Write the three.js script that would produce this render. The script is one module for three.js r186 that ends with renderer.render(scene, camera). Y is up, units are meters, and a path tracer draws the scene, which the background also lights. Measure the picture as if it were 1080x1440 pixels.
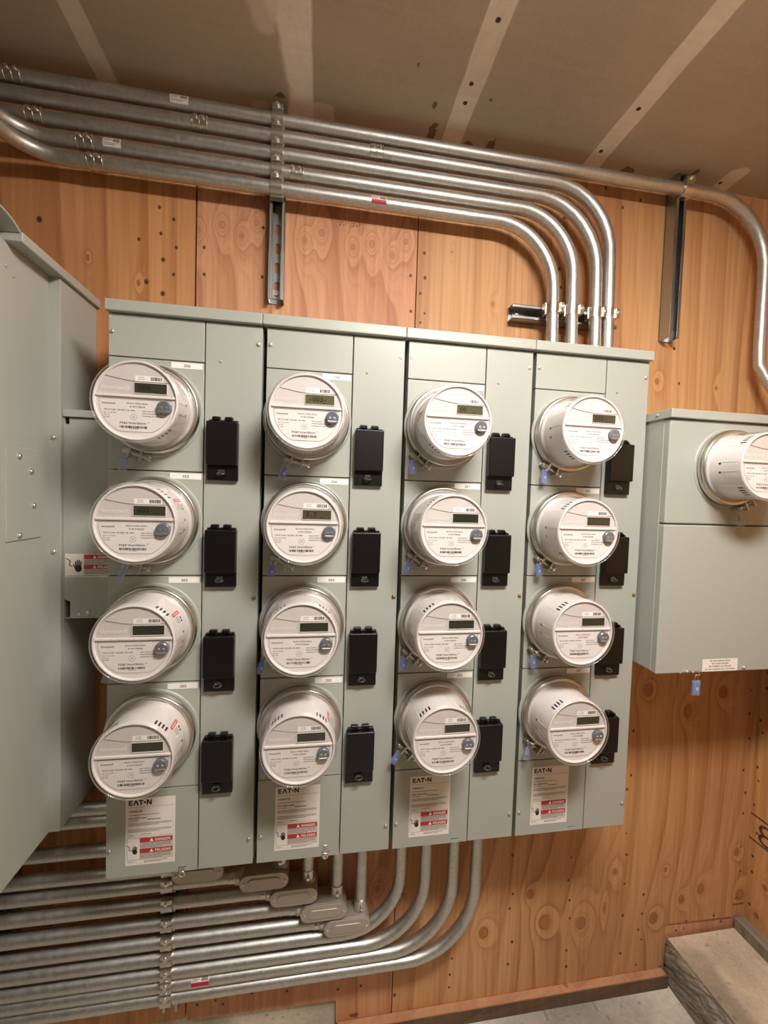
import * as THREE from 'three';
import { RoundedBoxGeometry } from 'three/addons/geometries/RoundedBoxGeometry.js';
import { mergeGeometries } from 'three/addons/utils/BufferGeometryUtils.js';
import { RectAreaLightUniformsLib } from 'three/addons/lights/RectAreaLightUniformsLib.js';
import { FontLoader } from 'three/addons/loaders/FontLoader.js';
import { TextGeometry } from 'three/addons/geometries/TextGeometry.js';

// ---------------------------------------------------------------- camera, light, exposure
const scene = new THREE.Scene();
scene.background = new THREE.Color(0x000000);
const camera = new THREE.PerspectiveCamera(2 * Math.atan(720 / 586.86) * 180 / Math.PI, 1080 / 1440, 0.05, 30);
camera.position.set(0.4514, 0.8902, 0.9958);
camera.rotation.set(-0.0405, -0.1601, 0.0319, 'YXZ');
const renderer = new THREE.WebGLRenderer({ antialias: true });
renderer.toneMapping = THREE.LinearToneMapping;
renderer.toneMappingExposure = 0.79;
renderer.shadowMap.enabled = true;
RectAreaLightUniformsLib.init();
const LX = 0.93, LZ = 0.97, CEIL = 1.897, FLOOR = -0.75, WZ = -0.2;
const lamp = new THREE.RectAreaLight(0xfffaf4, 80, 0.56, 0.24);
lamp.position.set(LX, CEIL - 0.084, LZ);
lamp.rotation.x = -Math.PI / 2;
scene.add(lamp);

// ---------------------------------------------------------------- helpers
const V = (x, y, z) => new THREE.Vector3(x, y, z);
function rng(seed) { let s = seed >>> 0; return () => { s = (s + 0x6D2B79F5) >>> 0; let t = s; t = Math.imul(t ^ (t >>> 15), t | 1); t ^= t + Math.imul(t ^ (t >>> 7), t | 61); return ((t ^ (t >>> 14)) >>> 0) / 4294967296; }; }
function hash(ix, iy, s) { let h = Math.imul(ix, 374761393) ^ Math.imul(iy, 668265263) ^ Math.imul(s, 974634577); h = Math.imul(h ^ (h >>> 13), 1274126177); return ((h ^ (h >>> 16)) >>> 0) / 4294967296; }
function vn(x, y, s = 0) { const ix = Math.floor(x), iy = Math.floor(y); let fx = x - ix, fy = y - iy; fx = fx * fx * (3 - 2 * fx); fy = fy * fy * (3 - 2 * fy); const a = hash(ix, iy, s), b = hash(ix + 1, iy, s), c = hash(ix, iy + 1, s), d = hash(ix + 1, iy + 1, s); return a + (b - a) * fx + (c - a) * fy + (a - b - c + d) * fx * fy; }
function fbm(x, y, s, n = 3) { let v = 0, a = 0.5, t = 0; for (let i = 0; i < n; i++) { v += a * vn(x, y, s + i * 17); t += a; x *= 2.03; y *= 2.03; a *= 0.5; } return v / t; }
const sstep = (a, b, x) => { const t = Math.min(1, Math.max(0, (x - a) / (b - a))); return t * t * (3 - 2 * t); };
const used = {};
function numbered(n) { used[n] = (used[n] || 0) + 1; return used[n] === 1 ? n : n + '_' + String(used[n] - 1).padStart(3, '0'); }
function mesh(name, geo, mat, parent) {
  const m = new THREE.Mesh(Array.isArray(geo) ? join(geo) : geo, mat);
  m.name = name; m.castShadow = m.receiveShadow = true;
  if (parent) parent.add(m);
  return m;
}
function join(list) {
  const gs = list.map((g) => { const h = g.index ? g.toNonIndexed() : g; for (const k of Object.keys(h.attributes)) if (!['position', 'normal', 'uv'].includes(k)) h.deleteAttribute(k); return h; });
  return mergeGeometries(gs);
}
function top(o, label, category, group) { o.name = numbered(o.name); o.userData.label = label; o.userData.category = category; if (group) o.userData.group = group; scene.add(o); return o; }
function struct(o) { o.userData.kind = 'structure'; scene.add(o); return o; }
function group(name, x = 0, y = 0, z = 0) { const g = new THREE.Group(); g.name = name; g.position.set(x, y, z); return g; }
// box given by its extents, with softened edges when r > 0
function bx(x0, x1, y0, y1, z0, z1, r = 0.0012) {
  const w = x1 - x0, h = y1 - y0, d = z1 - z0;
  const g = r > 0 ? new RoundedBoxGeometry(w, h, d, 2, Math.min(r, w / 2.01, h / 2.01, d / 2.01)) : new THREE.BoxGeometry(w, h, d);
  return g.translate((x0 + x1) / 2, (y0 + y1) / 2, (z0 + z1) / 2);
}
function cyl(r0, r1, z0, z1, n = 32, x = 0, y = 0) { return new THREE.CylinderGeometry(r1, r0, z1 - z0, n).rotateX(Math.PI / 2).translate(x, y, (z0 + z1) / 2); }   // axis z
function lathe(pts, n = 72) { return new THREE.LatheGeometry(pts.map(([r, z]) => new THREE.Vector2(r, z)), n).rotateX(Math.PI / 2); }  // axis z
function planeAt(x0, x1, y0, y1, z) { return new THREE.PlaneGeometry(x1 - x0, y1 - y0).translate((x0 + x1) / 2, (y0 + y1) / 2, z); }
function metric(g, s = 1, ox = 0, oy = 0) { // uv in metres by the way each face points
  const p = g.attributes.position, n = g.attributes.normal, u = g.attributes.uv;
  for (let i = 0; i < p.count; i++) { const ax = Math.abs(n.getX(i)), ay = Math.abs(n.getY(i)), az = Math.abs(n.getZ(i)); const [a, b] = ay >= ax && ay >= az ? [p.getX(i), p.getZ(i)] : ax >= az ? [p.getZ(i), p.getY(i)] : [p.getX(i), p.getY(i)]; u.setXY(i, a / s + ox, b / s + oy); }
  return g;
}
function shapeSlab(points, depth, z0, uvBox, bevel = 0) {
  const s = new THREE.Shape(points.map(([x, y]) => new THREE.Vector2(x, y)));
  const g = new THREE.ExtrudeGeometry(s, { depth, bevelEnabled: bevel > 0, bevelSize: bevel, bevelThickness: bevel, bevelSegments: 1 });
  g.translate(0, 0, z0);
  if (uvBox) { const p = g.attributes.position, u = g.attributes.uv; for (let i = 0; i < p.count; i++) u.setXY(i, (p.getX(i) - uvBox[0]) / (uvBox[1] - uvBox[0]), (p.getY(i) - uvBox[2]) / (uvBox[3] - uvBox[2])); }
  return g;
}
function dataTex(w, h, f, srgb = true) {
  const d = new Uint8Array(w * h * 4);
  for (let j = 0; j < h; j++) for (let i = 0; i < w; i++) { const c = f((i + 0.5) / w, (j + 0.5) / h), k = (j * w + i) * 4; d[k] = Math.max(0, Math.min(255, c[0])); d[k + 1] = Math.max(0, Math.min(255, c[1])); d[k + 2] = Math.max(0, Math.min(255, c[2])); d[k + 3] = 255; }
  const t = new THREE.DataTexture(d, w, h); t.magFilter = THREE.LinearFilter; t.minFilter = THREE.LinearFilter; t.wrapS = t.wrapT = THREE.RepeatWrapping; if (srgb) t.colorSpace = THREE.SRGBColorSpace; t.needsUpdate = true; return t;
}
function canvasTex(w, h, draw) {
  const c = document.createElement('canvas'); c.width = w; c.height = h; const g = c.getContext('2d'); draw(g, w, h);
  const t = new THREE.CanvasTexture(c); t.colorSpace = THREE.SRGBColorSpace; t.magFilter = THREE.LinearFilter; return t;
}
// pipe path: corners with a bend radius each; [x, y, z, radius]
function bentPath(pts) {
  const path = new THREE.CurvePath(); let prev = V(...pts[0]);
  for (let i = 1; i < pts.length - 1; i++) {
    const p = V(...pts[i]), a = V(...pts[i - 1]).sub(p).normalize(), b = V(...pts[i + 1]).sub(p).normalize();
    const ang = Math.acos(Math.max(-1, Math.min(1, a.dot(b)))), t = pts[i][3] / Math.tan(ang / 2);
    const s = p.clone().addScaledVector(a, t), e = p.clone().addScaledVector(b, t);
    path.add(new THREE.LineCurve3(prev, s));
    const k = 4 / 3 * Math.tan((Math.PI - ang) / 4) * pts[i][3];
    path.add(new THREE.CubicBezierCurve3(s, s.clone().addScaledVector(a, -k), e.clone().addScaledVector(b, -k), e));
    prev = e;
  }
  path.add(new THREE.LineCurve3(prev, V(...pts[pts.length - 1])));
  return path;
}
function pipeGeo(pts, r, seg = 110) {
  const p = bentPath(pts), len = p.getLength(), g = new THREE.TubeGeometry(p, pts.length > 2 ? seg : 2, r, 18, false), u = g.attributes.uv;
  for (let i = 0; i < u.count; i++) u.setXY(i, u.getX(i) * len / 0.22, u.getY(i) * 0.5);
  return g;
}

// ---------------------------------------------------------------- materials
const std = (o) => new THREE.MeshStandardMaterial(o);
const paintBump = dataTex(128, 128, (u, v) => { const n = 255 * (0.5 + 0.5 * (hash(Math.floor(u * 128), Math.floor(v * 128), 5) - 0.5)); return [n, n, n]; }, false);
const M = {
  paint: std({ color: 0xa7a9a0, roughness: 0.4, metalness: 0.0 }),
  black: std({ color: 0x080707, roughness: 0.36 }),
  pull: std({ color: 0x3a3835, roughness: 0.22 }),  // black loop made greyer, its bright reflection put into the colour
  white: std({ color: 0xddd6d2, roughness: 0.42 }),
  whiteGloss: std({ color: 0xe2dbd7, roughness: 0.28 }),
  steel: std({ color: 0xd0ccc4, roughness: 0.3, metalness: 1 }),
  chrome: std({ color: 0xe2e0db, roughness: 0.4, metalness: 1 }),
  brass: std({ color: 0xb39a5e, roughness: 0.3, metalness: 1 }),
  strut: std({ color: 0xaeb0ae, roughness: 0.36, metalness: 1 }),
  cast: std({ color: 0xb6ada1, roughness: 0.5, metalness: 0.55 }),
  knob: std({ color: 0x6c7076, roughness: 0.3, metalness: 0.15 }),
  lcd: std({ color: 0x34362a, roughness: 0.22 }),
  blue: new THREE.MeshPhysicalMaterial({ color: 0x4f86e2, roughness: 0.3 }),
  tagClear: new THREE.MeshPhysicalMaterial({ color: 0xe8edf6, roughness: 0.12, transmission: 0.85, thickness: 0, ior: 1.45 }),
  glass: new THREE.MeshPhysicalMaterial({ color: 0xffffff, roughness: 0.03, transmission: 1, thickness: 0, ior: 1.47 }),
  rim: new THREE.MeshPhysicalMaterial({ color: 0xffffff, roughness: 0.08, transmission: 0.93, thickness: 0, ior: 1.47 }),
  red: std({ color: 0xb3323a, roughness: 0.5 }),
  paper: std({ color: 0xefe9e2, roughness: 0.6 }),
  drywall: std({ color: 0xaaa296, roughness: 0.9 }),
};
const galvTex = dataTex(256, 256, (u, v) => { const n = 0.5 * vn(u * 64, v * 32, 3) + 0.3 * vn(u * 20, v * 9, 4) + 0.2 * hash(Math.floor(u * 256), Math.floor(v * 256), 8); const k = 186 + 28 * n; return [k, k * 0.992, k * 0.97]; });
const galvRough = dataTex(256, 256, (u, v) => { const k = 255 * (0.38 + 0.14 * vn(u * 40, v * 24, 12)); return [k, k, k]; }, false);
M.galv = std({ map: galvTex, roughnessMap: galvRough, roughness: 1, metalness: 0.95 });

// plywood: rotary-cut veneer, grain upright, contour bands that flow round knots
function plywood(x0, x1, y0, y1, seed, knots, nails, o = {}) {
  const w = Math.min(2048, Math.round((x1 - x0) * (o.res || 720))), h = Math.min(2048, Math.round((y1 - y0) * (o.res || 720)));
  const A = o.a || [220, 156, 98], B = o.b || [184, 112, 60], amp = o.amp || 5, fx = o.fx || 1.3, fy = o.fy || 0.3, bands = o.bands || 7;
  return dataTex(w, h, (u, v) => {
    const x = x0 + u * (x1 - x0), y = y0 + v * (y1 - y0);
    let F = amp * fbm(x * fx + seed, y * fy + seed * 0.7, seed, 2) * 2 + x * bands + 0.35 * fbm(x * 9, y * 1.4, seed + 5, 2);
    let core = 0, ring = 0;
    for (const k of knots) {
      const kr = k[2] * 0.74, dx = (x - k[0]) / kr, dy = (y - k[1]) / (kr * (k[4] || 1.25)), d2 = dx * dx + dy * dy;
      if (d2 > 420) continue;
      F += (o.kn || 0.6) * (k[3] || 1.6) * (Math.exp(-d2 / 4) + 0.4 * Math.exp(-(dx * dx) / 7 - dy * dy / 60));
      if (d2 < 1.7) { const d = Math.sqrt(d2); const c = sstep(1.12, 0.86, d); if (c > core) { core = c; ring = sstep(1, 0.72, d) * (0.7 + 0.3 * Math.sin(d * 15 + k[0] * 50)) * sstep(0, 0.25, d); } }
    }
    const t = F - Math.floor(F), F2 = F * 3.1 + 0.5 * vn(x * 14, y * 1.5, seed + 14), t2 = F2 - Math.floor(F2), fade = vn(x * 5, y * 1.6, seed + 9), late = Math.pow(t, 3) * sstep(1, 0.9, t) * (0.35 + 0.75 * fade) + 0.55 * Math.pow(t2, 4) * sstep(1, 0.88, t2) * (1.2 - fade);
    const blot = fbm(x * 3.2, y * 1.5, seed + 31, 3) - 0.5, fib = vn(x * 420, y * 9, seed + 2) - 0.5, fib2 = vn(x * 130, y * 3, seed + 3) - 0.5;
    const m = Math.min(1, Math.max(0, 0.16 + 0.78 * late + 0.7 * blot + 0.3 * fib2 + 0.18 * fib));
    let c = [A[0] + (B[0] - A[0]) * m, A[1] + (B[1] - A[1]) * m, A[2] + (B[2] - A[2]) * m];
    if (core > 0) { const q = core * (o.knotDark ?? 0.72); const K = [112 + 46 * ring, 64 + 34 * ring, 30 + 22 * ring]; c = c.map((a, i) => a + (K[i] - a) * q); }
    for (const n of nails) { const dx = x - n[0], dy = (y - n[1]) * 0.8, d = Math.sqrt(dx * dx + dy * dy), r = n[2] || 0.0036; if (d < r * 1.6) { const q = sstep(r * 1.4, r * 0.6, d) * 0.85; const K = n[3] || [58, 30, 14]; c = c.map((a, i) => a + (K[i] - a) * q); } }
    if (o.extra) c = o.extra(x, y, c) || c;
    return c;
  });
}
const R1 = rng(7);
const nailRow = (x, y0, y1, n) => Array.from({ length: n }, (_, i) => [x + (R1() - 0.5) * 0.02, y0 + (y1 - y0) * (i + R1() * 0.6) / n, 0.0026 + R1() * 0.0016]);

// ---------------------------------------------------------------- the room
const YB = -0.707;
{
  // back wall: framing behind plywood sheets
  const wall = group('wall_back'); struct(wall);
  mesh('backing', bx(-2.75, 2.15, FLOOR - 0.1, CEIL + 0.1, -0.36, -0.222, 0), std({ color: 0xc08c5a, roughness: 0.9 }), wall);
  const sheet = (pts, box, tex) => mesh('plywood_sheet', shapeSlab(pts, 0.017, -0.2175, box), std({ map: tex, roughness: 0.62 }), wall);
  const b1 = [-1.1, 0.117, -0.615, CEIL];
  mesh('plywood_sheet', bx(-2.6, -1.104, -0.615, CEIL, -0.2175, WZ - 0.0005, 0), std({ color: 0xcf935c, roughness: 0.62 }), wall);
  sheet([[b1[0], b1[2]], [b1[1], b1[2]], [b1[1], CEIL], [b1[0], CEIL]], b1, plywood(-1.1, 0.117, -0.615, CEIL, 11,
    [[-0.14, 1.47, 0.006, 1, 2], [-0.02, 1.42, 0.006, 1, 2], [-0.02, 0.0, 0.014, 1.6], [0.05, -0.3, 0.014, 1.6]],
    [[0.064, 1.592], [0.033, 1.552], [0.071, 1.521], [0.039, 1.486, 0.0045], [0.065, 1.451], [0.039, 1.399, 0.005], [0.029, 1.618], [-0.02, 1.531], [-0.001, 1.425, 0.005], [-0.25, 1.55, 0.006], [-0.3, 1.45, 0.005]],
    { a: [208, 150, 98], b: [158, 98, 56], amp: 2.4, bands: 9, res: 720, fx: 1.1, fy: 0.2 }));
  const b2 = [0.122, 0.716, YB, CEIL];
  const eye = (x, y, r = 0.011, a = 3.2) => [x, y, r, a, 1.35, 1];
  sheet([[0.122, -0.622], [0.545, -0.634], [0.547, YB], [0.716, YB], [0.716, CEIL], [0.122, CEIL]], b2, plywood(...b2, 23,
    [eye(0.184, 1.594), eye(0.235, 1.571, 0.01), eye(0.273, 1.611, 0.009), eye(0.4, 1.58, 0.011), eye(0.445, 1.607, 0.011), eye(0.532, 1.579, 0.011), eye(0.586, 1.594, 0.011), eye(0.645, 1.57, 0.011), eye(0.683, 1.612, 0.01), eye(0.123, 1.575, 0.01), [0.66, -0.3, 0.014, 2]],
    [[0.14, 1.53], [0.141, 1.46], [0.7, 1.52], [0.704, 1.42], [0.702, -0.55], [0.55, -0.6], [0.62, -0.6], [0.4, -0.58], [0.3, -0.57], [0.29, 1.6], [0.29, 1.47], [0.15, -0.58], [0.2, -0.575], [0.22, -0.59]],
    { a: [214, 158, 118], b: [166, 104, 70], amp: 2.6, bands: 11, kn: 0.85, fx: 1.6, fy: 0.45, knotDark: 0.3, res: 760,
      extra: (x, y, c) => { if (y > 1.632 && y < 1.646 && x > 0.49 && x < 0.56) { const n = vn(x * 380, y * 160, 77); if (n > 0.63) return c.map((a) => a * 0.68); } if (y < -0.685 && x > 0.55 && vn(x * 40, y * 90, 78) > 0.6) return c.map((a) => a * 0.6); return null; } }));
  const b3 = [0.719, 1.985, YB, CEIL];
  sheet([[0.719, YB], [1.652, YB], [1.657, -0.6], [1.669, -0.556], [1.682, -0.55], [1.935, -0.558], [1.938, -0.512], [1.984, -0.512], [1.984, CEIL], [0.719, CEIL]], b3, plywood(...b3, 37,
    [[1.007, -0.487, 0.022, 2.4], [1.214, -0.48, 0.025, 2.8], [1.347, -0.501, 0.025, 2.8], [1.463, -0.339, 0.012, 1.8], [1.655, -0.354, 0.01, 1.6], [1.619, -0.521, 0.023, 2.4], [1.724, -0.468, 0.017, 2], [1.801, -0.44, 0.02, 2.4], [1.937, -0.322, 0.017, 1.8], [1.961, -0.48, 0.021, 2], [1.16, -0.379, 0.018, 2], [1.549, 0.275, 0.026, 2], [1.705, 0.195, 0.025, 2], [1.838, 0.255, 0.024, 2], [1.514, 1.281, 0.011, 1.4], [1.734, 1.275, 0.007, 1.2], [0.951, 1.465, 0.007, 1], [1.431, -0.46, 0.008, 1.4, 3], [1.4, 0.1, 0.014, 2], [0.82, 1.6, 0.004, 1.2]],
    [...nailRow(0.735, -0.65, -0.2, 6), ...nailRow(0.737, 1.36, 1.62, 5), ...nailRow(1.56, 1.36, 1.82, 6), ...nailRow(1.95, -0.5, 0.3, 9), ...nailRow(1.5, -0.65, 0.2, 8), ...nailRow(1.1, -0.66, -0.1, 6), ...nailRow(1.3, -0.68, -0.2, 6), ...nailRow(1.57, -0.68, -0.4, 5), ...nailRow(0.9, -0.68, -0.5, 3), ...nailRow(1.16, 1.5, 1.8, 4), [1.3, 1.85], [1.42, 1.83], [1.36, 1.8], [1.75, -0.55], [1.86, -0.545], [1.595, 1.28], [1.6, 1.19]],
    { knotDark: 0.58, a: [210, 160, 110], b: [162, 108, 66], amp: 4.6, bands: 11, fx: 1.5, fy: 0.22, res: 700 }));
  const filler = std({ map: plywood(1.6, 2.0, -0.75, -0.5, 41, [[1.75, -0.585, 0.006, 1]], [[1.72, -0.588], [1.9, -0.58]], { a: [212, 160, 124], b: [178, 118, 84], bands: 10 }), roughness: 0.65 });
  mesh('filler_board', shapeSlab([[1.64, FLOOR], [1.984, FLOOR], [1.984, -0.505], [1.64, -0.505]], 0.011, -0.2195, [1.6, 2, -0.75, -0.5]), filler, wall);

  // concrete
  const mirror = (t) => { t.wrapS = t.wrapT = THREE.MirroredRepeatWrapping; return t; };
  const conc = (seed, a, dark, sc = 1) => mirror(dataTex(900, 900, (u, v) => { const n = fbm(u * 7 * sc, v * 7 * sc, seed, 5), s = vn(u * 160, v * 160, seed + 4), p = vn(u * 60, v * 60, seed + 8); let k = 1 - dark * (0.6 - n) - 0.08 * (s - 0.5); if (p > 0.9) k *= 0.86; const st = fbm(u * 3, v * 3, seed + 40, 3); k *= 1 - 0.22 * sstep(0.52, 0.7, st); return [a[0] * k, a[1] * k, a[2] * k]; }));
  const cb = (seed) => mirror(dataTex(512, 512, (u, v) => { const n = 255 * (0.6 * fbm(u * 40, v * 40, seed, 3) + 0.4 * fbm(u * 9, v * 9, seed + 3, 3)); return [n, n, n]; }, false));
  const floorMat = std({ map: conc(51, [200, 192, 176], 0.45), bumpMap: cb(52), bumpScale: 0.002, roughness: 0.85 });
  const curbMat = std({ map: conc(61, [205, 196, 178], 0.35), bumpMap: cb(62), bumpScale: 0.002, roughness: 0.9 });
  const f = mesh('floor', metric(bx(-2.75, 2.15, FLOOR - 0.12, FLOOR, -0.36, 4.35, 0), 1.3), floorMat); struct(f);
  const rough = std({ map: conc(71, [180, 172, 156], 0.5, 1.4), bumpMap: cb(72), bumpScale: 0.003, roughness: 1 });
  const curb = mesh('trim_1', metric(bx(-2.6, 0.546, FLOOR, -0.58, -0.24, -0.212, 0), 0.9), curbMat); struct(curb);

  // concrete step, its riser broken and board-marked
  const step = group('step'); struct(step);
  mesh('tread', metric(bx(1.679, 1.985, FLOOR, -0.6, WZ + 0.001, 4.2, 0), 0.8), std({ map: (() => { const t = conc(81, [208, 190, 166], 0.45, 1); t.repeat.set(1, 1); return t; })(), bumpMap: cb(82), bumpScale: 0.0015, roughness: 0.85 }), step);
  const riser = new THREE.PlaneGeometry(2.8, FLOOR * -1 - 0.6, 900, 50); const rp = riser.attributes.position;
  for (let i = 0; i < rp.count; i++) { const a = rp.getX(i), b = rp.getY(i), edge = sstep(0, 0.012, 0.075 - b) * sstep(0, 0.012, b + 0.075); const q = a * 0.75 + b * 1.1, w2 = b * 0.75 - a * 0.5; const n = fbm(q * 40, w2 * 90, 90, 3), cr = sstep(0.5, 0.53, fbm(q * 9, w2 * 40, 95, 3)), sl = sstep(0.56, 0.6, fbm(q * 20, w2 * 110, 99, 2)); rp.setZ(i, (0.0035 * (n - 0.5) + 0.0028 * cr - 0.0022 * sl) * edge); }
  riser.computeVertexNormals(); riser.rotateY(-Math.PI / 2).translate(1.675, (FLOOR - 0.6) / 2, 1.2); metric(riser, 0.8);
  mesh('riser', riser, rough, step);
  const sill = mesh('trim_2', metric(bx(1.945, 1.985, -0.6, -0.562, WZ + 0.002, 4.2, 0), 1), std({ map: plywood(0, 1, 0, 1, 97, [], [], { a: [150, 138, 120], b: [112, 98, 80], bands: 20, res: 256 }), roughness: 0.8 })); struct(sill);
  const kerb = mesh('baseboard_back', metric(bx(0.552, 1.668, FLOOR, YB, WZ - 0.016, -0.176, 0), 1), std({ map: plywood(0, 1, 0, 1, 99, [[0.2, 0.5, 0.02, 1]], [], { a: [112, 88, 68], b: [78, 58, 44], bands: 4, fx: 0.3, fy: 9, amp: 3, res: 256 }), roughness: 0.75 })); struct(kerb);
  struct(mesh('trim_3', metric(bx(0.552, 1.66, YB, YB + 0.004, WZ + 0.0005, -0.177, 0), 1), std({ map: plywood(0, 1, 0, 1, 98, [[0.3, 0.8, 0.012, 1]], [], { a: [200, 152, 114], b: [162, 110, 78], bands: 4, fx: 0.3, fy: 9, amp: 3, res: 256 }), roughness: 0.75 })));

  // right wall: plywood with a grade mark
  const wr = group('wall_right'); struct(wr);
  const rt = plywood(-0.2, 1.1, FLOOR, CEIL, 43, [[-0.16, -0.52, 0.012, 1.6], [-0.1, -0.5, 0.012, 1.6], [-0.14, -0.4, 0.012, 1.4]], nailRow(-0.185, -0.6, 0.4, 12), { a: [210, 158, 104], b: [166, 110, 62], amp: 4, bands: 9, res: 560,
    extra: (x, y, c) => { let ink = 0; if (x < 0.5) { if (Math.abs(y + 0.183) < 0.0022 || Math.abs(y + 0.27) < 0.003) ink = 1; const cx = -0.146; for (const cy of [-0.215, -0.246]) { const dx = (x - cx) / 0.02, dy = (y - cy) / 0.019, d = Math.hypot(dx * 0.8, dy), ag = Math.atan2(dy, dx); if (Math.abs(d - 0.82) < 0.2 && Math.abs(ag) > 0.75) ink = 1; } } return ink ? c.map((a, i) => a * 0.3 + [18, 9, 4][i]) : null; } });
  const rg = new THREE.PlaneGeometry(1.3, CEIL - FLOOR).rotateY(-Math.PI / 2).translate(1.9848, (CEIL + FLOOR) / 2, 0.45);
  { const p = rg.attributes.position, u = rg.attributes.uv; for (let i = 0; i < p.count; i++) u.setXY(i, (p.getZ(i) + 0.2) / 1.3, (p.getY(i) - FLOOR) / (CEIL - FLOOR)); }
  mesh('plywood_sheet', rg, std({ map: rt, roughness: 0.62 }), wr);
  mesh('backing', bx(1.985, 2.15, FLOOR - 0.1, CEIL + 0.1, -0.36, 4.35, 0), std({ color: 0xc39a68, roughness: 0.8 }), wr);
  // unseen walls that close the room
  struct(mesh('wall_left', bx(-2.75, -2.6, FLOOR - 0.1, CEIL + 0.1, -0.36, 4.35, 0), M.drywall));
  struct(mesh('wall_front', bx(-2.75, 2.15, FLOOR - 0.1, CEIL + 0.1, 4.2, 4.35, 0), M.drywall));

  // ceiling: bare drywall paper with taped and filled joints
  const ceilTex = dataTex(2048, 1600, (u, v) => {
    const x = -1.6 + u * 3.6, z = 2.6 - v * 2.8;
    let c = [180, 166, 145]; const g = fbm(x * 4, z * 4, 101, 4) - 0.5, w = vn(x * 5, z * 120, 103) - 0.5, g2 = vn(x * 160, z * 160, 104) - 0.5; let k = 1 + 0.14 * g + 0.02 * w + 0.03 * g2;
    const fillerMix = (m, t) => { c = c.map((a, i) => a + ([240, 229, 213][i] - a) * m); };  // blends towards the pale joint filler colour
    const e = (fbm(z * 9, x * 2, 105, 2) - 0.5) * 0.008;
    const strip = (xa, xb, z0, z1, m) => { const q = sstep(xa - 0.002, xa + 0.002, x + e) * sstep(xb + 0.002, xb - 0.002, x + e) * sstep(z1 + 0.004, z1, z); if (z > z0) fillerMix(q * m * (0.8 + 0.35 * fbm(x * 30, z * 12, 106, 2))); };
    strip(-0.112, -0.065, -0.3, 2.6, 0.75); strip(0.772, 0.828, -0.3, 2.6, 0.8); strip(1.212, 1.266, -0.3, 2.6, 0.8);
    { const q = sstep(1.655, 1.662, x + (z + 0.16) * 0.06) * sstep(1.718, 1.711, x + (z + 0.16) * 0.06) * sstep(-0.1, -0.108, z + (x - 1.69) * (x - 1.69) * 18); fillerMix(q * 0.7); }
    { const er = (fbm(z * 16, x * 16, 107, 3) - 0.5) * 0.06; const q = sstep(0.325, 0.345, x + er * 0.9 - 0.022 * sstep(0.02, -0.1, z)) * sstep(0.418, 0.411, x + e); fillerMix(q * 0.95); const q2 = sstep(0.27, 0.3, x + er) * sstep(0.34, 0.33, x) * sstep(-0.02, 0.0, z + er); fillerMix(q2 * 0.5); const q3 = sstep(0.38, 0.4, x + er) * sstep(0.475, 0.46, x + er) * sstep(-0.135, -0.15, z + er * 0.4); fillerMix(q3 * 0.6); const q4 = sstep(0.25, 0.265, x + er) * sstep(0.315, 0.3, x + er) * sstep(-0.165, -0.175, z + er * 0.5); fillerMix(q4 * 0.5); }
    // torn paper by the wall
    for (const [tx, tz, rx, rz] of [[0.74, -0.175, 0.012, 0.03], [0.855, -0.195, 0.018, 0.014], [0.915, -0.18, 0.012, 0.02], [1.355, -0.185, 0.02, 0.015], [1.42, -0.195, 0.012, 0.006], [1.54, -0.178, 0.02, 0.014], [1.56, -0.15, 0.006, 0.02], [0.335, -0.14, 0.01, 0.008], [0.725, -0.09, 0.005, 0.012], [0.86, -0.05, 0.004, 0.004], [0.66, 0.0, 0.003, 0.005]]) {
      const d = Math.hypot((x - tx) / rx, (z - tz) / rz) + (fbm(x * 90, z * 90, 109, 2) - 0.5) * 1.1; if (d < 1) k *= 0.62; }
    for (const [tx, tz] of [[1.232, -0.135], [1.238, 0.0], [0.803, 0.12], [0.797, -0.02], [0.8, -0.07], [1.67, -0.17]]) { const d = Math.hypot(x - tx, z - tz); if (d < 0.0055) k *= 0.25; }
    return c.map((a) => a * k);
  });
  const cg = new THREE.PlaneGeometry(4.6, 4.4).rotateX(Math.PI / 2).translate(-0.3, CEIL, 2);
  { const p = cg.attributes.position, u = cg.attributes.uv; for (let i = 0; i < p.count; i++) u.setXY(i, (p.getX(i) + 1.6) / 3.6, (2.6 - p.getZ(i)) / 2.8); }
  const ceiling = group('ceiling'); struct(ceiling);
  mesh('drywall_sheet', cg, std({ map: ceilTex, roughness: 0.92 }), ceiling);
  mesh('backing', bx(-2.75, 2.15, CEIL + 0.001, CEIL + 0.12, -0.36, 4.35, 0), M.drywall, ceiling);
}
// ceiling fixture (out of the frame, above the camera): the room's lamp
{
  const g = group('ceiling_light', LX, CEIL, LZ);
  mesh('housing', bx(-0.3, 0.3, -0.02, 0, -0.14, 0.14, 0.004), M.whiteGloss, g);
  mesh('diffuser', bx(-0.28, 0.28, -0.078, -0.02, -0.12, 0.12, 0.02), std({ color: 0xffffff, roughness: 0.5, emissive: 0xfffaf4, emissiveIntensity: 58 }), g);
  top(g, 'white box ceiling light fixture above the viewer', 'light');
}

// ---------------------------------------------------------------- small shared pieces
const screwGeo = join([cyl(0.0046, 0.0046, 0, 0.0025, 6), new THREE.SphereGeometry(0.0036, 10, 6, 0, Math.PI * 2, 0, Math.PI / 2).scale(1, 0.7, 1).rotateX(Math.PI / 2).translate(0, 0, 0.0022)]);
function screw(parent, x, y, z, mat = M.chrome, s = 1, name = 'screw') { const m = mesh(name, screwGeo, mat, parent); m.position.set(x, y, z); m.scale.setScalar(s); return m; }

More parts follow.
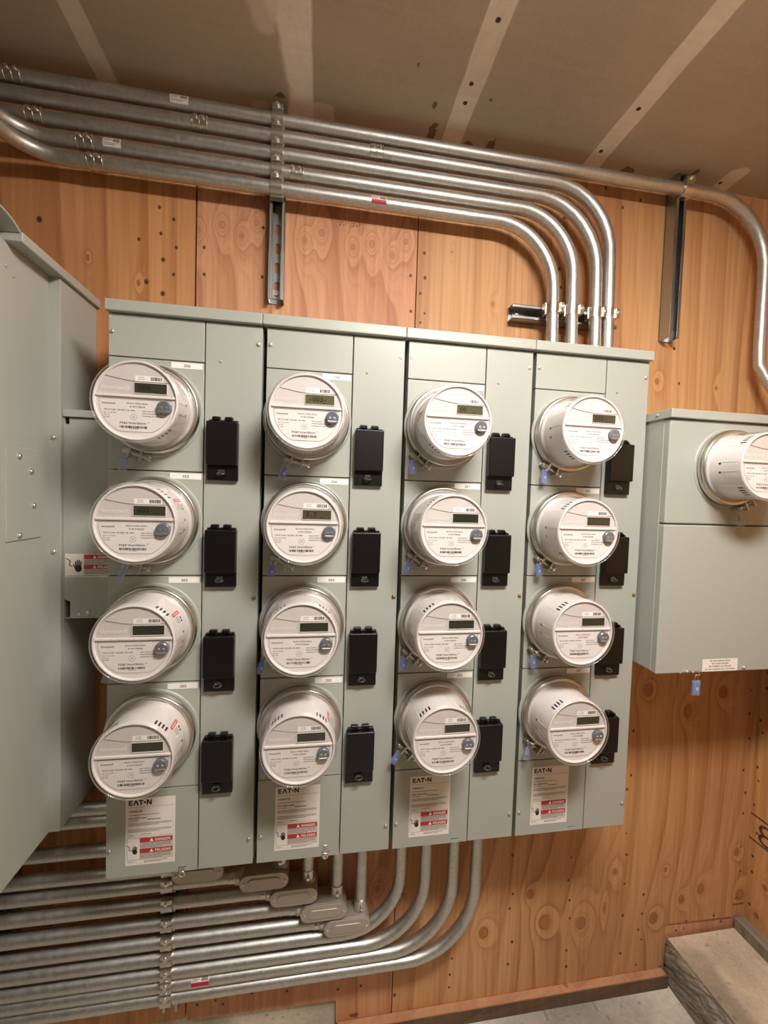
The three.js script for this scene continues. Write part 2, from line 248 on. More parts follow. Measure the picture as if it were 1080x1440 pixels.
function hand(g, x, y, s) { // hand reaching for a spark
  g.save(); g.translate(x, y); g.scale(s, s); g.strokeStyle = g.fillStyle = '#171310'; g.lineWidth = 5; g.lineCap = 'round'; g.lineJoin = 'round';
  g.beginPath(); g.moveTo(-46, -34); g.lineTo(-24, -20); g.lineTo(-30, 4); g.lineTo(-14, 14); g.stroke();
  for (let i = 0; i < 4; i++) { g.lineWidth = 7; g.beginPath(); g.moveTo(6 + i * 9, 10); g.lineTo(5 + i * 10, -22 + (i === 0 || i === 3 ? 8 : 0)); g.stroke(); }
  g.lineWidth = 7; g.beginPath(); g.moveTo(4, 24); g.lineTo(-6, 4); g.stroke();
  g.beginPath(); g.ellipse(20, 26, 19, 22, 0, 0, 7); g.fill(); g.restore();
}
function textLines(g, x, y, w, n, lh, seed, col = '#4a443f', th = 0.42) { const r = rng(seed); g.fillStyle = col; for (let i = 0; i < n; i++) { let a = x; const end = x + w * (i === n - 1 ? 0.7 : 0.96 + 0.04 * r()); while (a < end) { const l = 4 + r() * 16; g.fillRect(a, y + i * lh, Math.min(l, end - a), lh * th); a += l + 3; } } }
function dangerBlock(g, x, y, w, h, seed) {
  const bh = h * 0.22;
  for (const [yy, word] of [[y, 'DANGER'], [y + h * 0.5, 'PELIGRO']]) {
    g.fillStyle = '#b52f34'; g.fillRect(x, yy, w, bh); g.fillStyle = '#f3e9e4';
    g.beginPath(); g.moveTo(x + w * 0.3, yy + bh * 0.85); g.lineTo(x + w * 0.36, yy + bh * 0.12); g.lineTo(x + w * 0.42, yy + bh * 0.85); g.fill();
    g.font = `bold ${Math.round(bh * 0.78)}px sans-serif`; g.textAlign = 'left'; g.textBaseline = 'middle'; g.fillText(word, x + w * 0.46, yy + bh * 0.54);
    textLines(g, x + 4, yy + bh + 5, w - 8, 4, h * 0.062, seed + yy | 0, '#5a534e');
  }
}
const ratingTex = canvasTex(512, 740, (g, W, H) => {
  g.fillStyle = '#e9e2da'; g.fillRect(0, 0, W, H); g.fillStyle = '#15120f';
  // maker's wordmark
  const y = 22, h = 56; let x = 30;
  g.fillRect(x, y, 14, h); for (const k of [0, 21, 43]) g.fillRect(x, y + k, 40, 13); x += 46;
  g.beginPath(); g.moveTo(x, y + h); g.lineTo(x + 22, y); g.lineTo(x + 36, y); g.lineTo(x + 58, y + h); g.lineTo(x + 42, y + h); g.lineTo(x + 28, y + 20); g.lineTo(x + 15, y + h); g.fill(); x += 58;
  g.fillRect(x, y, 46, 14); g.fillRect(x + 16, y, 15, h); x += 48;
  g.beginPath(); g.arc(x + 14, y + h / 2, 11, 0, 7); g.fill(); x += 32;
  g.fillRect(x, y, 14, h); g.fillRect(x + 38, y, 14, h); g.beginPath(); g.moveTo(x, y); g.lineTo(x + 16, y); g.lineTo(x + 52, y + h); g.lineTo(x + 36, y + h); g.fill();
  g.fillStyle = '#8b837b'; g.fillRect(14, 98, W - 28, 3);
  g.fillStyle = '#2a2420'; g.textBaseline = 'alphabetic'; g.font = 'bold 30px sans-serif'; g.fillText('1MM412R', 30, 156);
  textLines(g, 30, 182, 450, 1, 16, 1); g.font = 'bold 27px sans-serif'; g.fillStyle = '#2a2420'; g.fillText('800 AMPS MAX', 30, 230); textLines(g, 30, 244, 150, 1, 16, 2); textLines(g, 225, 236, 190, 1, 18, 3, '#332c28', 0.55);
  textLines(g, 30, 272, 450, 3, 13, 4); textLines(g, 30, 342, 450, 3, 13, 5); textLines(g, 30, 404, 80, 1, 16, 6); textLines(g, 160, 398, 150, 1, 16, 7);
  g.fillStyle = '#8b837b'; g.fillRect(14, 420, W - 28, 3);
  g.strokeStyle = '#5a534e'; g.lineWidth = 3; g.strokeRect(16, 440, 470, 240); hand(g, 72, 560, 1.25);
  g.fillStyle = '#cdc6bd'; g.fillRect(146, 440, 340, 240); dangerBlock(g, 146, 442, 338, 236, 10); textLines(g, 20, 700, 90, 1, 14, 9); textLines(g, 190, 694, 250, 2, 14, 12);
});
M.rating = std({ map: ratingTex, roughness: 0.5 });
const wireTex = canvasTex(512, 270, (g, W, H) => { g.fillStyle = '#e6e0d8'; g.fillRect(0, 0, W, H); hand(g, 100, 120, 1.9); g.fillStyle = '#c6c0b8'; g.fillRect(196, 6, 310, 250); dangerBlock(g, 196, 8, 312, 232, 21); g.fillStyle = '#4a443f'; textLines(g, 10, 254, 480, 1, 14, 23); });

// ---------------------------------------------------------------- meter stacks
const P = 0.33, GAP = 0.0087, HB = 1.2657, DEPTH = -0.15, ROWS = [1.172, 0.928, 0.694, 0.45, 0.203];
const MY = [1.0596, 0.8182, 0.5768, 0.3354], MX = 0.0958;
const units = [['306', '103', '303', '203'], ['104', '204', '304', '205'], ['', '201', '206', '305'], ['', '202', '207', '107']];
const unitMat = {};
function unitLabel(t) { if (!unitMat[t]) unitMat[t] = std({ roughness: 0.55, map: canvasTex(192, 36, (g, W, H) => { g.fillStyle = '#f1ece6'; g.fillRect(0, 0, W, H); g.fillStyle = '#59524c'; g.font = 'bold 25px sans-serif'; g.textAlign = 'center'; g.textBaseline = 'middle'; g.fillText(t, W / 2, H / 2 + 1); }) }); return unitMat[t]; }
const collarGeo = lathe([[0.1015, 0], [0.1, 0.0022], [0.0985, 0.003], [0.088, 0.003], [0.088, 0]], 64);
const lowerGeo = (() => { // with a slot for the hasp
  const sh = new THREE.Shape([[0.0005, 0.0005], [0.196, 0.0005], [0.196, ROWS[4] - 0.0012], [0.0005, ROWS[4] - 0.0012]].map((a) => new THREE.Vector2(...a)));
  sh.holes.push(new THREE.Path([[0.152, 0.0085], [0.174, 0.0085], [0.174, 0.0115], [0.152, 0.0115]].map((a) => new THREE.Vector2(...a))));
  return new THREE.ExtrudeGeometry(sh, { depth: 0.0175, bevelEnabled: false }).translate(0, 0, -0.0175);
})();
function breakerCover(parent, y) {
  const c = group('breaker_cover', 0, y, 0); parent.add(c);
  mesh('cover_door', [bx(0.2065, 0.2735, -0.114, -0.018, 0.0002, 0.022, 0.0025), bx(0.2065, 0.2735, -0.1485, -0.113, 0.0002, 0.0105, 0.0015), bx(0.209, 0.2715, -0.019, -0.0135, 0.0002, 0.009, 0.001)], M.black, c);
  for (const kx of [0.2255, 0.2525]) mesh('hinge_knuckle', [bx(kx - 0.0085, kx + 0.0085, -0.0145, -0.006, 0.0002, 0.012, 0.002), bx(kx - 0.0085, kx - 0.0065, -0.02, -0.01, 0.003, 0.016, 0.0006), bx(kx + 0.0065, kx + 0.0085, -0.02, -0.01, 0.003, 0.016, 0.0006)], M.black, c);
  const ring = mesh('pull_tab', [new THREE.TorusGeometry(0.008, 0.0022, 8, 20).scale(1, 0.62, 1).rotateX(-1.15).translate(0.238, -0.133, 0.0165), bx(0.231, 0.245, -0.134, -0.124, 0.009, 0.013, 0.001)], M.pull, c);
  ring.userData.label = 'black loop for sealing the cover';
  return c;
}
for (let i = 0; i < 4; i++) {
  const g = group('meter_cabinet', i * P, 0, 0), W = P - GAP;
  mesh('body', bx(0, W, 0, HB, DEPTH, -0.018, 0.0015), M.paint, g);
  mesh('top_cap', bx(i ? -GAP + 0.0006 : -0.003, W + (i === 3 ? 0.004 : -0.0003), HB - 0.001, HB + 0.023, DEPTH, 0.012, 0.002), M.paint, g);
  mesh('blank_panel', bx(0.0005, 0.196, ROWS[0] + 0.0012, HB - 0.003, -0.0175, 0), M.paint, g);
  mesh('breaker_panel', bx(0.1985, W - 0.0005, 0.0005, HB - 0.003, -0.0175, 0), M.paint, g);
  mesh('lower_panel', lowerGeo, M.paint, g);
  for (let r = 0; r < 4; r++) {
    const p = mesh('meter_panel', [bx(0.0005, 0.196, ROWS[r + 1] + 0.0012, ROWS[r] - 0.0012, -0.0175, 0), collarGeo.clone().translate(MX, MY[r], 0)], M.paint, g);
    if (i < 3 || r) mesh('unit_label', bx(0.127, 0.193, ROWS[r] - 0.0165, ROWS[r] - 0.0035, 0.0001, 0.0008, 0), [M.paper, M.paper, M.paper, M.paper, unitLabel(units[i][r]), M.paper], p);
    breakerCover(g, MY[r]);
  }
  mesh('rating_label', planeAt(0.041, 0.147, 0.026, 0.184, 0.0006), M.rating, g);
  for (const [x, y] of [[0.0085, 1.224], [0.312, 1.222], [0.0085, 0.066], [0.312, 0.064]]) screw(g, x, y, 0);
  screw(g, 0.3125, 0.643, 0.0, M.brass, 1.05);
  screw(g, 0.231, 1.178, -0.001, M.paint, 0.8, 'rivet');
  if (i < 2) mesh('hasp_tab', [bx(0.157, 0.169, 0.001, 0.011, 0.0004, 0.004, 0.001), new THREE.TorusGeometry(0.0058, 0.0022, 8, 16).translate(0.163, i ? 0.003 : -0.004, 0.003), ...(i ? [bx(0.1575, 0.1685, 0.012, 0.03, 0.0004, 0.003, 0.002)] : [])], M.steel, g);
  const where = ['leftmost of four, under unit labels 306 to 203', 'second from left, under unit labels 104 to 205', 'third from left, above the four bent conduits', 'rightmost of the four joined cabinets'][i];
  top(g, 'grey steel four-meter cabinet, ' + where, 'cabinet', 'four joined meter cabinets');
}
{ // strut rails the cabinets hang on
  for (const [k, y] of [[0, 0.28], [1, 1.12]]) { const s = mesh('mounting_rail', bx(0.02, 1.3, y - 0.02, y + 0.02, WZ + 0.0005, DEPTH - 0.0005, 0.001), M.strut); top(s, ['lower', 'upper'][k] + ' steel mounting rail hidden behind the meter cabinets', 'rail'); }
}

// ---------------------------------------------------------------- meters
const font = await new FontLoader().loadAsync('fonts/droid/droid_sans_bold.typeface.json');
const faceR = 0.0728;
function faceTex(serial) {
  return canvasTex(640, 640, (g, W) => {
    const S = W / (2 * faceR), X = (u) => W / 2 + u * S, Y = (v) => W / 2 - v * S;
    g.fillStyle = '#cdc5c1'; g.fillRect(0, 0, W, W);
    g.fillStyle = '#e4ddd9'; g.fillRect(0, Y(0.0048), W, W);                 // lower name plate
    g.fillStyle = '#f3eeea'; g.fillRect(X(-0.0025), Y(0.0498), 0.052 * S, 0.0108 * S);
    const t = (s, u, v, px, bold, al = 'left', col = '#1d1816') => { g.font = 'bold ' + Math.round(px * 1.12) + 'px sans-serif'; g.textAlign = al; g.textBaseline = 'middle'; g.fillStyle = col; g.fillText(s, X(u), Y(v)); };
    t('ELECTRIC', 0.004, 0.0465, 9, false, 'left', '#5a5450'); t('Z2019-0418', 0.003, 0.0425, 9, false, 'left', '#5a5450');
    const r = rng(serial); g.fillStyle = '#37312d'; for (let x = 0.026; x < 0.047; x += 0.0004 + r() * 0.0009) g.fillRect(X(x), Y(0.048), (0.0003 + r() * 0.0005) * S, 0.007 * S);
    t('Honeywell', -0.062, -0.0068, 19, true);
    t('Electric Utility Meter', 0.002, -0.0052, 15, false, 'center'); t('# ' + serial, 0.002, -0.0115, 17, true, 'center');
    t('FM 2S CL200, 120-240V, 3W, 60Hz', -0.0585, -0.0192, 14, true); t('Kh: 7.2  TA: 30/1', -0.0585, -0.0252, 12, true); t('P/R: 1/8', -0.0585, -0.0298, 12, true); t('UL 2735', -0.0585, -0.0338, 12, true);
    t('Type: AXR-SD', 0.0105, -0.0192, 13, false); t('UNAUTHORIZED REMOVAL', 0.0105, -0.0242, 11.5, true); t('PUNISHABLE BY LAW', 0.0105, -0.029, 11.5, true);
    g.strokeStyle = '#4a4440'; g.lineWidth = 2; g.beginPath(); g.arc(X(-0.0045), Y(-0.0318), 0.0058 * S, 0, 7); g.stroke(); g.lineWidth = 2.5; for (const s of [-1, 1]) { g.beginPath(); g.moveTo(X(-0.0045 - 0.0026 * s), Y(-0.0292)); g.lineTo(X(-0.0045 + 0.0026 * s), Y(-0.0344)); g.stroke(); }
    t('PG&E SmartMeter', -0.0055, -0.0437, 22, true, 'center'); t('®', 0.0228, -0.0415, 13, true, 'center');
    g.fillStyle = '#2b2522'; for (let x = -0.03; x < 0.0205; x += 0.0005 + r() * 0.0012) g.fillRect(X(x), Y(-0.0492), (0.0004 + r() * 0.0006) * S, 0.0046 * S);
    t('*' + serial + '*', -0.004, -0.0556, 9, false, 'center', '#5a5450');
  });
}
function lcdTex(s, bg) { return canvasTex(192, 64, (g, W, H) => { g.fillStyle = bg; g.fillRect(0, 0, W, H); g.fillStyle = 'rgba(18,18,12,0.8)'; g.font = 'bold 40px monospace'; g.textBaseline = 'middle'; g.fillText(s, 22, 30); g.fillRect(120, 50, 12, 5); }); }
const lcdMats = [['', '#33352a'], ['005', '#3b3c2f'], ['-003-', '#5e5a3e'], ['00', '#55553d'], ['8.7', '#4d4838'], ['', '#2c2f24']].map(([s, b]) => std({ map: lcdTex(s, b), roughness: 0.2 }));  // lighter olive backgrounds: lamp reflection put into the display colour
const warnMat = std({ roughness: 0.5, map: canvasTex(128, 128, (g) => { g.fillStyle = '#ece6e0'; g.fillRect(0, 0, 128, 128); g.fillStyle = '#cf3b30'; g.fillRect(0, 0, 128, 36); g.fillStyle = '#f6ded9'; g.font = 'bold 24px sans-serif'; g.textAlign = 'center'; g.fillText('DANGER', 64, 27); textLines(g, 52, 48, 68, 5, 15, 4); g.fillStyle = '#222'; g.beginPath(); g.moveTo(8, 86); g.lineTo(26, 52); g.lineTo(44, 86); g.fill(); g.fillRect(14, 96, 28, 20); }) });
const glassPts = [[0.0895, 0.012], [0.0895, 0.02], [0.0862, 0.0235], [0.0845, 0.03], [0.083, 0.06], [0.0815, 0.096], [0.0824, 0.0985], [0.0826, 0.1015], [0.0815, 0.104], [0.0795, 0.1075], [0.076, 0.1088], [0.07, 0.1092], [0.035, 0.1095], [0.0001, 0.1096]];
const coverGeo = lathe(glassPts, 96);
const rimGeo = join([new THREE.TorusGeometry(0.0808, 0.0013, 10, 96).translate(0, 0, 0.1035), new THREE.TorusGeometry(0.0864, 0.0016, 8, 96).translate(0, 0, 0.0255)]);
const ringGeo = lathe([[0.0885, 0.004], [0.093, 0.0045], [0.0955, 0.006], [0.0962, 0.0095], [0.0958, 0.0135], [0.0938, 0.0148], [0.0935, 0.017], [0.0948, 0.0185], [0.0945, 0.0215], [0.0925, 0.023], [0.0885, 0.0232], [0.0872, 0.0225], [0.0872, 0.02], [0.0885, 0.018], [0.0885, 0.004]], 96);
const housingGeo = (() => { // a thin shell whose vents are real openings
  const band = (pts, holes) => { // holes: [centre angle, width] in degrees, cut out of this band
    const out = [], h = holes.map(([a, w]) => [(a - w / 2 + 720) % 360, (a + w / 2 + 720) % 360]).sort((p, q) => p[0] - q[0]);
    h.forEach((c, n) => { const from = c[1], to = h[(n + 1) % h.length][0], len = ((to - from) + 360) % 360; out.push(new THREE.LatheGeometry(pts.map(([r, z]) => new THREE.Vector2(r, z)), Math.max(1, Math.round(len / 4)), (from + 90) * Math.PI / 180, len * Math.PI / 180).rotateX(Math.PI / 2)); });
    return out;
  };
  const vents = [], keys = [];
  for (const a0 of [52, 128, 232, 308]) for (let k = -1.5; k <= 1.5; k++) vents.push([a0 + k * 6.2, 2.7]);
  for (const a0 of [176, 192, 4, -12]) keys.push([a0, 3.6]);
  return join([lathe([[0.087, 0.012], [0.0868, 0.017], [0.081, 0.02], [0.0795, 0.026], [0.0786, 0.047]], 96), ...band([[0.0786, 0.047], [0.0784, 0.0525]], keys), lathe([[0.0784, 0.0525], [0.0784, 0.079]], 96), ...band([[0.0784, 0.079], [0.0784, 0.093]], vents), lathe([[0.0784, 0.093], [0.0784, 0.0995], [0.0776, 0.1022], [0.0758, 0.1034], [0.0738, 0.1026], [0.0727, 0.099]], 96)]);
})();
const faceGeo = new THREE.CircleGeometry(faceR, 72).translate(0, 0, 0.0938);
const ribGeo = join([...[176, 192, 4, -12].map((a) => bx(0.0776, 0.0792, -0.0028, -0.002, 0.0535, 0.092, 0.0002).rotateZ(a * Math.PI / 180)), ...[90, 38, 142, 218, 322, 270].map((a) => bx(0.0778, 0.0789, -0.0012, 0.0012, 0.03, 0.0995, 0.0003).rotateZ(a * Math.PI / 180))]);
const ledgeGeo = join([bx(-0.0722, 0.0722, 0.006, 0.0112, 0.0935, 0.0972, 0.0012)]);
const contour = new THREE.TubeGeometry(new THREE.CatmullRomCurve3([V(-0.0555, 0.0465, 0.0942), V(-0.035, 0.0425, 0.0942), V(-0.012, 0.039, 0.0942), V(0.015, 0.0378, 0.0942), V(0.0605, 0.0382, 0.0942)]), 40, 0.0007, 6);
const textGeo = (() => { const t = new TextGeometry('Honeywell', { font, size: 0.0085, depth: 0.0007, curveSegments: 3 }); t.computeBoundingBox(); t.scale(0.05 / t.boundingBox.max.x, 1, 1).translate(-0.0635, 0.0195, 0.0937); return t; })();
const bezelGeo = join([bx(-0.0045, 0.0575, 0.0148, 0.0158, 0.0938, 0.0956, 0), bx(-0.0045, 0.0575, 0.0352, 0.0362, 0.0938, 0.0956, 0), bx(-0.0045, -0.0035, 0.0148, 0.0362, 0.0938, 0.0956, 0), bx(0.0565, 0.0575, 0.0148, 0.0362, 0.0938, 0.0956, 0)]);
const lcdGeo = planeAt(-0.0035, 0.0565, 0.0158, 0.0352, 0.0943);
const plateGeo = (() => { // raised rim line of the name plate
  const pts = []; const rr = 0.0675; for (let k = 0; k <= 40; k++) { const a = Math.PI * (1.06 + 0.88 * k / 40); pts.push(V(rr * Math.cos(a), Math.max(rr * Math.sin(a), -0.0605), 0.0942)); } pts.unshift(V(-0.0672, 0.003, 0.0942)); pts.push(V(0.0672, 0.003, 0.0942)); pts.push(pts[0].clone()); const cp = new THREE.CurvePath(); for (let k = 1; k < pts.length; k++) if (pts[k].distanceTo(pts[k - 1]) > 1e-5) cp.add(new THREE.LineCurve3(pts[k - 1], pts[k])); return new THREE.TubeGeometry(cp, 90, 0.00055, 5); })();
const knobGeo = join([cyl(0.0138, 0.0135, 0.0938, 0.1042, 28, 0.053, -0.0115), cyl(0.0135, 0.0115, 0.1042, 0.106, 28, 0.053, -0.0115)]);
const knobTip = join([cyl(0.0028, 0.0022, 0.106, 0.107, 12, 0.0485, -0.0115), cyl(0.0028, 0.0022, 0.106, 0.107, 12, 0.0575, -0.0115), bx(0.0435, 0.0625, -0.0205, -0.0175, 0.1046, 0.1066, 0.001)]);
const warnGeo = new THREE.CylinderGeometry(0.0792, 0.0794, 0.034, 14, 1, true, 0, 0.36).rotateX(Math.PI / 2).translate(0, 0, 0.058);
{ const u = warnGeo.attributes.uv; for (let i = 0; i < u.count; i++) { const a = u.getX(i), b = u.getY(i); u.setXY(i, b, a); } }
const earGeo = [-1, 1].map((q) => bx(-0.0018, 0.0018, -0.115, -0.0925, 0.004, 0.025, 0.0008).rotateZ(q * 0.03).translate(q * 0.009, 0, 0));   // two ears drawn together by a screw
const screwBar = join([new THREE.CylinderGeometry(0.003, 0.003, 0.056, 10).rotateZ(Math.PI / 2).translate(-0.002, -0.104, 0.013), new THREE.CylinderGeometry(0.0066, 0.006, 0.005, 12).rotateZ(Math.PI / 2).translate(0.0285, -0.104, 0.013)]);
const nutGeo = join([new THREE.CylinderGeometry(0.0062, 0.0062, 0.014, 6).rotateZ(Math.PI / 2).translate(-0.019, -0.104, 0.013), bx(-0.031, -0.012, -0.109, -0.0985, 0.0055, 0.0075, 0.0005)]);
function sealTag(kind) {
  const t = group('seal_tag');
  const clear = kind !== 'blue';
  mesh('tag_shell', bx(-0.008, 0.008, -0.034, 0, -0.003, 0.003, 0.002), M.tagClear, t);
  mesh('tag_insert', bx(-0.0055, 0.0055, clear ? -0.02 : -0.03, -0.004, -0.0016, 0.0016, 0.001), clear ? std({ color: 0x9fb0d0, roughness: 0.4 }) : M.blue, t);
  if (!clear) mesh('tag_print', bx(-0.0005, 0.0035, -0.022, -0.016, 0.0014, 0.0022, 0.0003), M.paper, t);
  mesh('seal_wire', new THREE.TubeGeometry(new THREE.CatmullRomCurve3([V(-0.003, -0.002, 0), V(-0.004, 0.007, 0.001), V(0.001, 0.014, 0), V(0.004, 0.006, -0.001), V(0.003, -0.002, 0)]), 24, 0.0007, 5), M.steel, t);
  return t;
}
const tags = { blue: sealTag('blue'), clear: sealTag('clear') };
function meter(x, y, z, serial, lcd, ringTurn, tagKind, tagTilt, label) {
  const g = group('electric_meter', x, y, z);
  mesh('sealing_ring', ringGeo, M.steel, g);
  const c = group('ring_clamp'); c.rotation.z = ringTurn; g.add(c);
  for (const e of earGeo) mesh('clamp_ear', e, M.steel, c); mesh('clamp_screw', screwBar, M.steel, c); mesh('clamp_nut', nutGeo, M.steel, c);
  const cr = Math.cos(ringTurn), sr = Math.sin(ringTurn), ex = -0.024, ey = -0.104;
  const t = tags[tagKind].clone(); t.position.set(ex * cr - ey * sr, ex * sr + ey * cr - 0.013, 0.019); t.rotation.z = tagTilt; g.add(t);
  const h = mesh('inner_housing', housingGeo, M.white, g);
  mesh('housing_ribs', ribGeo, M.whiteGloss, h);
  const wl = mesh('warning_label', warnGeo, warnMat, h); wl.rotation.z = Math.PI * 0.5 + 0.32;
  const f = mesh('face', faceGeo, std({ map: faceTex(serial), roughness: 0.5 }), g); f.position.z = 0.0055;
  mesh('ledge', ledgeGeo, M.whiteGloss, f); mesh('contour_ridge', contour, std({ color: 0x9c928c, roughness: 0.5 }), f); mesh('raised_lettering', textGeo, M.whiteGloss, f); mesh('plate_rim', plateGeo, std({ color: 0xb3a9a3, roughness: 0.5 }), f);
  mesh('display_frame', bezelGeo, M.whiteGloss, f); mesh('display', lcdGeo, lcdMats[lcd], f);
  const k = mesh('optical_port', knobGeo, M.knob, g); k.position.z = 0.0022; mesh('port_contacts', knobTip, M.chrome, k);
  const cc = mesh('clear_cover', coverGeo, M.glass, g); mesh('cover_rim', rimGeo, M.rim, cc);
  top(g, label, 'meter', 'round electric meters');
  return g;
}
{
  const rowWord = ['top', 'second', 'third', 'bottom'], colWord = ['leftmost cabinet', 'second cabinet from left', 'third cabinet from left', 'rightmost of the four joined cabinets'];
  const lcdPick = [[1, 1, 0, 0], [2, 4, 0, 0], [3, 5, 0, 0], [1, 0, 5, 0]];
  const turn = [[-0.32, -0.3, -0.62, -0.6], [-0.22, -0.5, -0.72, -0.62], [-0.62, -0.62, -0.68, -0.75], [-0.5, -0.55, -0.62, -0.62]];
  const kinds = [['clear', 'clear', 'clear', 'clear'], ['blue', 'blue', 'blue', 'clear'], ['blue', 'blue', 'blue', 'blue'], ['blue', 'blue', 'blue', 'clear']];
  const tilt = [[-0.1, -0.35, -0.35, -0.3], [-0.3, -0.12, -0.3, 0], [-0.02, -0.25, -0.2, -0.6], [0.0, 0.05, 0.15, -0.15]];
  let serial = 1011730218;
  for (let i = 0; i < 4; i++) for (let r = 0; r < 4; r++) {
    const u = units[i][r];
    meter(i * P + MX, MY[r], 0, serial, lcdPick[i][r], turn[i][r], kinds[i][r], tilt[i][r],
      u ? `round clear-covered electric meter below unit label ${u}, ${rowWord[r]} in ${colWord[i]}` : `round clear-covered electric meter at the ${rowWord[r]} of the ${colWord[i]}`);
    serial += 7 + i * 3;
  }
}

// ---------------------------------------------------------------- right-hand single-meter cabinet
{
  const X0 = 1.318, X1 = 1.975, Y0 = 0.453, Y1 = 1.108, ZF = 0.07;
  const g = group('single_meter_cabinet', 0, 0, 0);
  mesh('body', bx(X0, X1, Y0 + 0.004, Y1, WZ + 0.0005, ZF - 0.018, 0.0015), M.paint, g);
  mesh('top_cap', bx(X0 - 0.005, X1 + 0.005, Y1 - 0.002, Y1 + 0.02, WZ + 0.0005, ZF + 0.009, 0.002), M.paint, g);
  mesh('upper_front', [bx(X0 + 0.001, X1, 0.8415, Y1 - 0.003, ZF - 0.022, ZF, 0.004), collarGeo.clone().translate(1.493, 0.987, ZF)], M.paint, g);
  mesh('lower_cover', bx(X0 + 0.001, X1, Y0, 0.8385, ZF - 0.022, ZF, 0.004), M.paint, g);
  const lt = canvasTex(384, 118, (c, W, H) => { c.fillStyle = '#efe6e0'; c.fillRect(0, 0, W, H); c.fillStyle = '#3a322d'; c.textAlign = 'center'; c.textBaseline = 'middle'; c.font = 'bold 22px sans-serif'; ['DO NOT BREAK SEALS', 'NO FUSES INSIDE', 'NO ROMPA LOS SELLOS', 'NO HAY FUSIBLES EN EL INTERIOR'].forEach((s, i) => { if (i === 3) c.font = 'bold 20px sans-serif'; c.fillText(s, W / 2, 20 + i * 26); }); });
  mesh('seal_notice', planeAt(1.455, 1.563, 0.456, 0.489, ZF + 0.0006), std({ map: lt, roughness: 0.55 }), g);
  screw(g, X0 - 0.004, 1.118, 0.035, M.paint, 1, 'rivet').rotation.y = -Math.PI / 2;
  screw(g, 1.409, 0.458, ZF, M.chrome, 1); screw(g, 1.583, 0.463, ZF, M.chrome, 1.1); screw(g, 1.39, 0.4555, ZF, M.steel, 0.8);
  mesh('seal_loop', [new THREE.TorusGeometry(0.011, 0.0018, 8, 24).scale(1, 0.4, 1).rotateZ(-0.3).translate(1.432, 0.4545, ZF + 0.006), bx(1.419, 1.44, 0.456, 0.461, ZF - 0.002, ZF + 0.004, 0.001)], M.steel, g);
  const t = tags.blue.clone(); t.scale.set(1.4, 1.15, 1.2); t.position.set(1.434, 0.4362, ZF + 0.006); g.add(t);
  top(g, 'large grey single-meter cabinet on the right with a white notice along its lower edge', 'cabinet');
  meter(1.493, 0.987, ZF, 1011730977, 0, 0.5, 'clear', 0, 'round electric meter cut by the right photo edge, on the single-meter cabinet');
}

// ---------------------------------------------------------------- left switchgear cabinet and wireway
{
  const g = group('switchgear_cabinet', 0, 0, 0), yb = 0.088, yt = 1.346;
  mesh('rear_section', bx(-0.95, -0.118, yb, yt, WZ + 0.0005, -0.047, 0.0015), M.paint, g);
  mesh('front_section', bx(-0.95, -0.14, yb, yt, -0.046, 0.34, 0.0015), M.paint, g);
  mesh('flange', bx(-0.142, -0.1175, yb - 0.001, yt - 0.001, -0.0468, -0.0445, 0.0008), M.paint, g);
  mesh('top_cap', [bx(-0.95, -0.109, yt, yt + 0.018, WZ + 0.0005, 0.088, 0.0015), bx(-0.95, -0.1095, yt - 0.001, yt + 0.006, WZ + 0.001, 0.086, 0.001)], M.paint, g);
  const hood = (() => { const s = new THREE.Shape(); s.moveTo(0.088, 0); s.bezierCurveTo(0.1, 0.009, 0.118, 0.016, 0.15, 0.017); s.lineTo(0.34, 0.017); s.lineTo(0.34, 0.014); s.lineTo(0.15, 0.014); s.bezierCurveTo(0.12, 0.013, 0.104, 0.006, 0.09, -0.003); return new THREE.ExtrudeGeometry(s, { depth: 0.82, bevelEnabled: false }).rotateY(-Math.PI / 2).translate(-0.112, yt + 0.018, 0); })();
  mesh('hood_lip', hood, M.paint, g);
  const pl = mesh('access_plate', bx(-0.1402, -0.1375, 0.776, 0.962, -0.012, 0.09, 0.0008), M.paint, g);
  for (const [z, y] of [[0.055, 0.945], [0.02, 0.916], [0.012, 0.845], [0.055, 0.786]]) { const s = screw(pl, -0.1375, y, z, M.chrome, 1.15); s.rotation.y = Math.PI / 2; }
  for (const y of [0.995, 0.74]) screw(g, -0.1295, y, -0.0445, M.chrome, 1.1);
  for (const [z, y] of [[0.085, 1.3], [0.066, 1.29]]) screw(g, -0.1398, y, z, M.chrome, 0.7).rotation.y = Math.PI / 2;
  top(g, 'tall grey switchgear cabinet at the left edge, seen from its side', 'cabinet');

  const w = group('wireway_box', 0, 0, 0), z = -0.058;
  mesh('body', [bx(-0.1165, -0.001, 0.582, 1.044, -0.19, z - 0.06, 0.001), bx(-0.1165, -0.001, 0.582, 0.584, z - 0.061, z - 0.0025, 0)], M.paint, w);
  mesh('cover', shapeSlab([[-0.104, 0.584], [-0.003, 0.584], [-0.003, 1.042], [-0.106, 1.042], [-0.106, 1.028], [-0.116, 1.028], [-0.116, 0.628], [-0.104, 0.622]], 0.0022, z - 0.0022), M.paint, w);
  mesh('side_lip', bx(-0.1172, -0.1155, 0.578, 1.046, z - 0.004, z + 0.003, 0.0005), M.paint, w);
  mesh('top_cap', bx(-0.1168, -0.001, 1.044, 1.06, -0.19, z + 0.007, 0.001), M.paint, w);
  mesh('danger_label', planeAt(-0.1145, -0.012, 0.679, 0.733, z + 0.0006), std({ map: wireTex, roughness: 0.45 }), w);
  screw(w, -0.084, 0.592, z, M.chrome, 0.8); screw(w, -0.066, 0.597, z, M.chrome, 1);
  top(w, 'narrow grey wireway box with a red and white danger sticker, beside the switchgear', 'box');
}

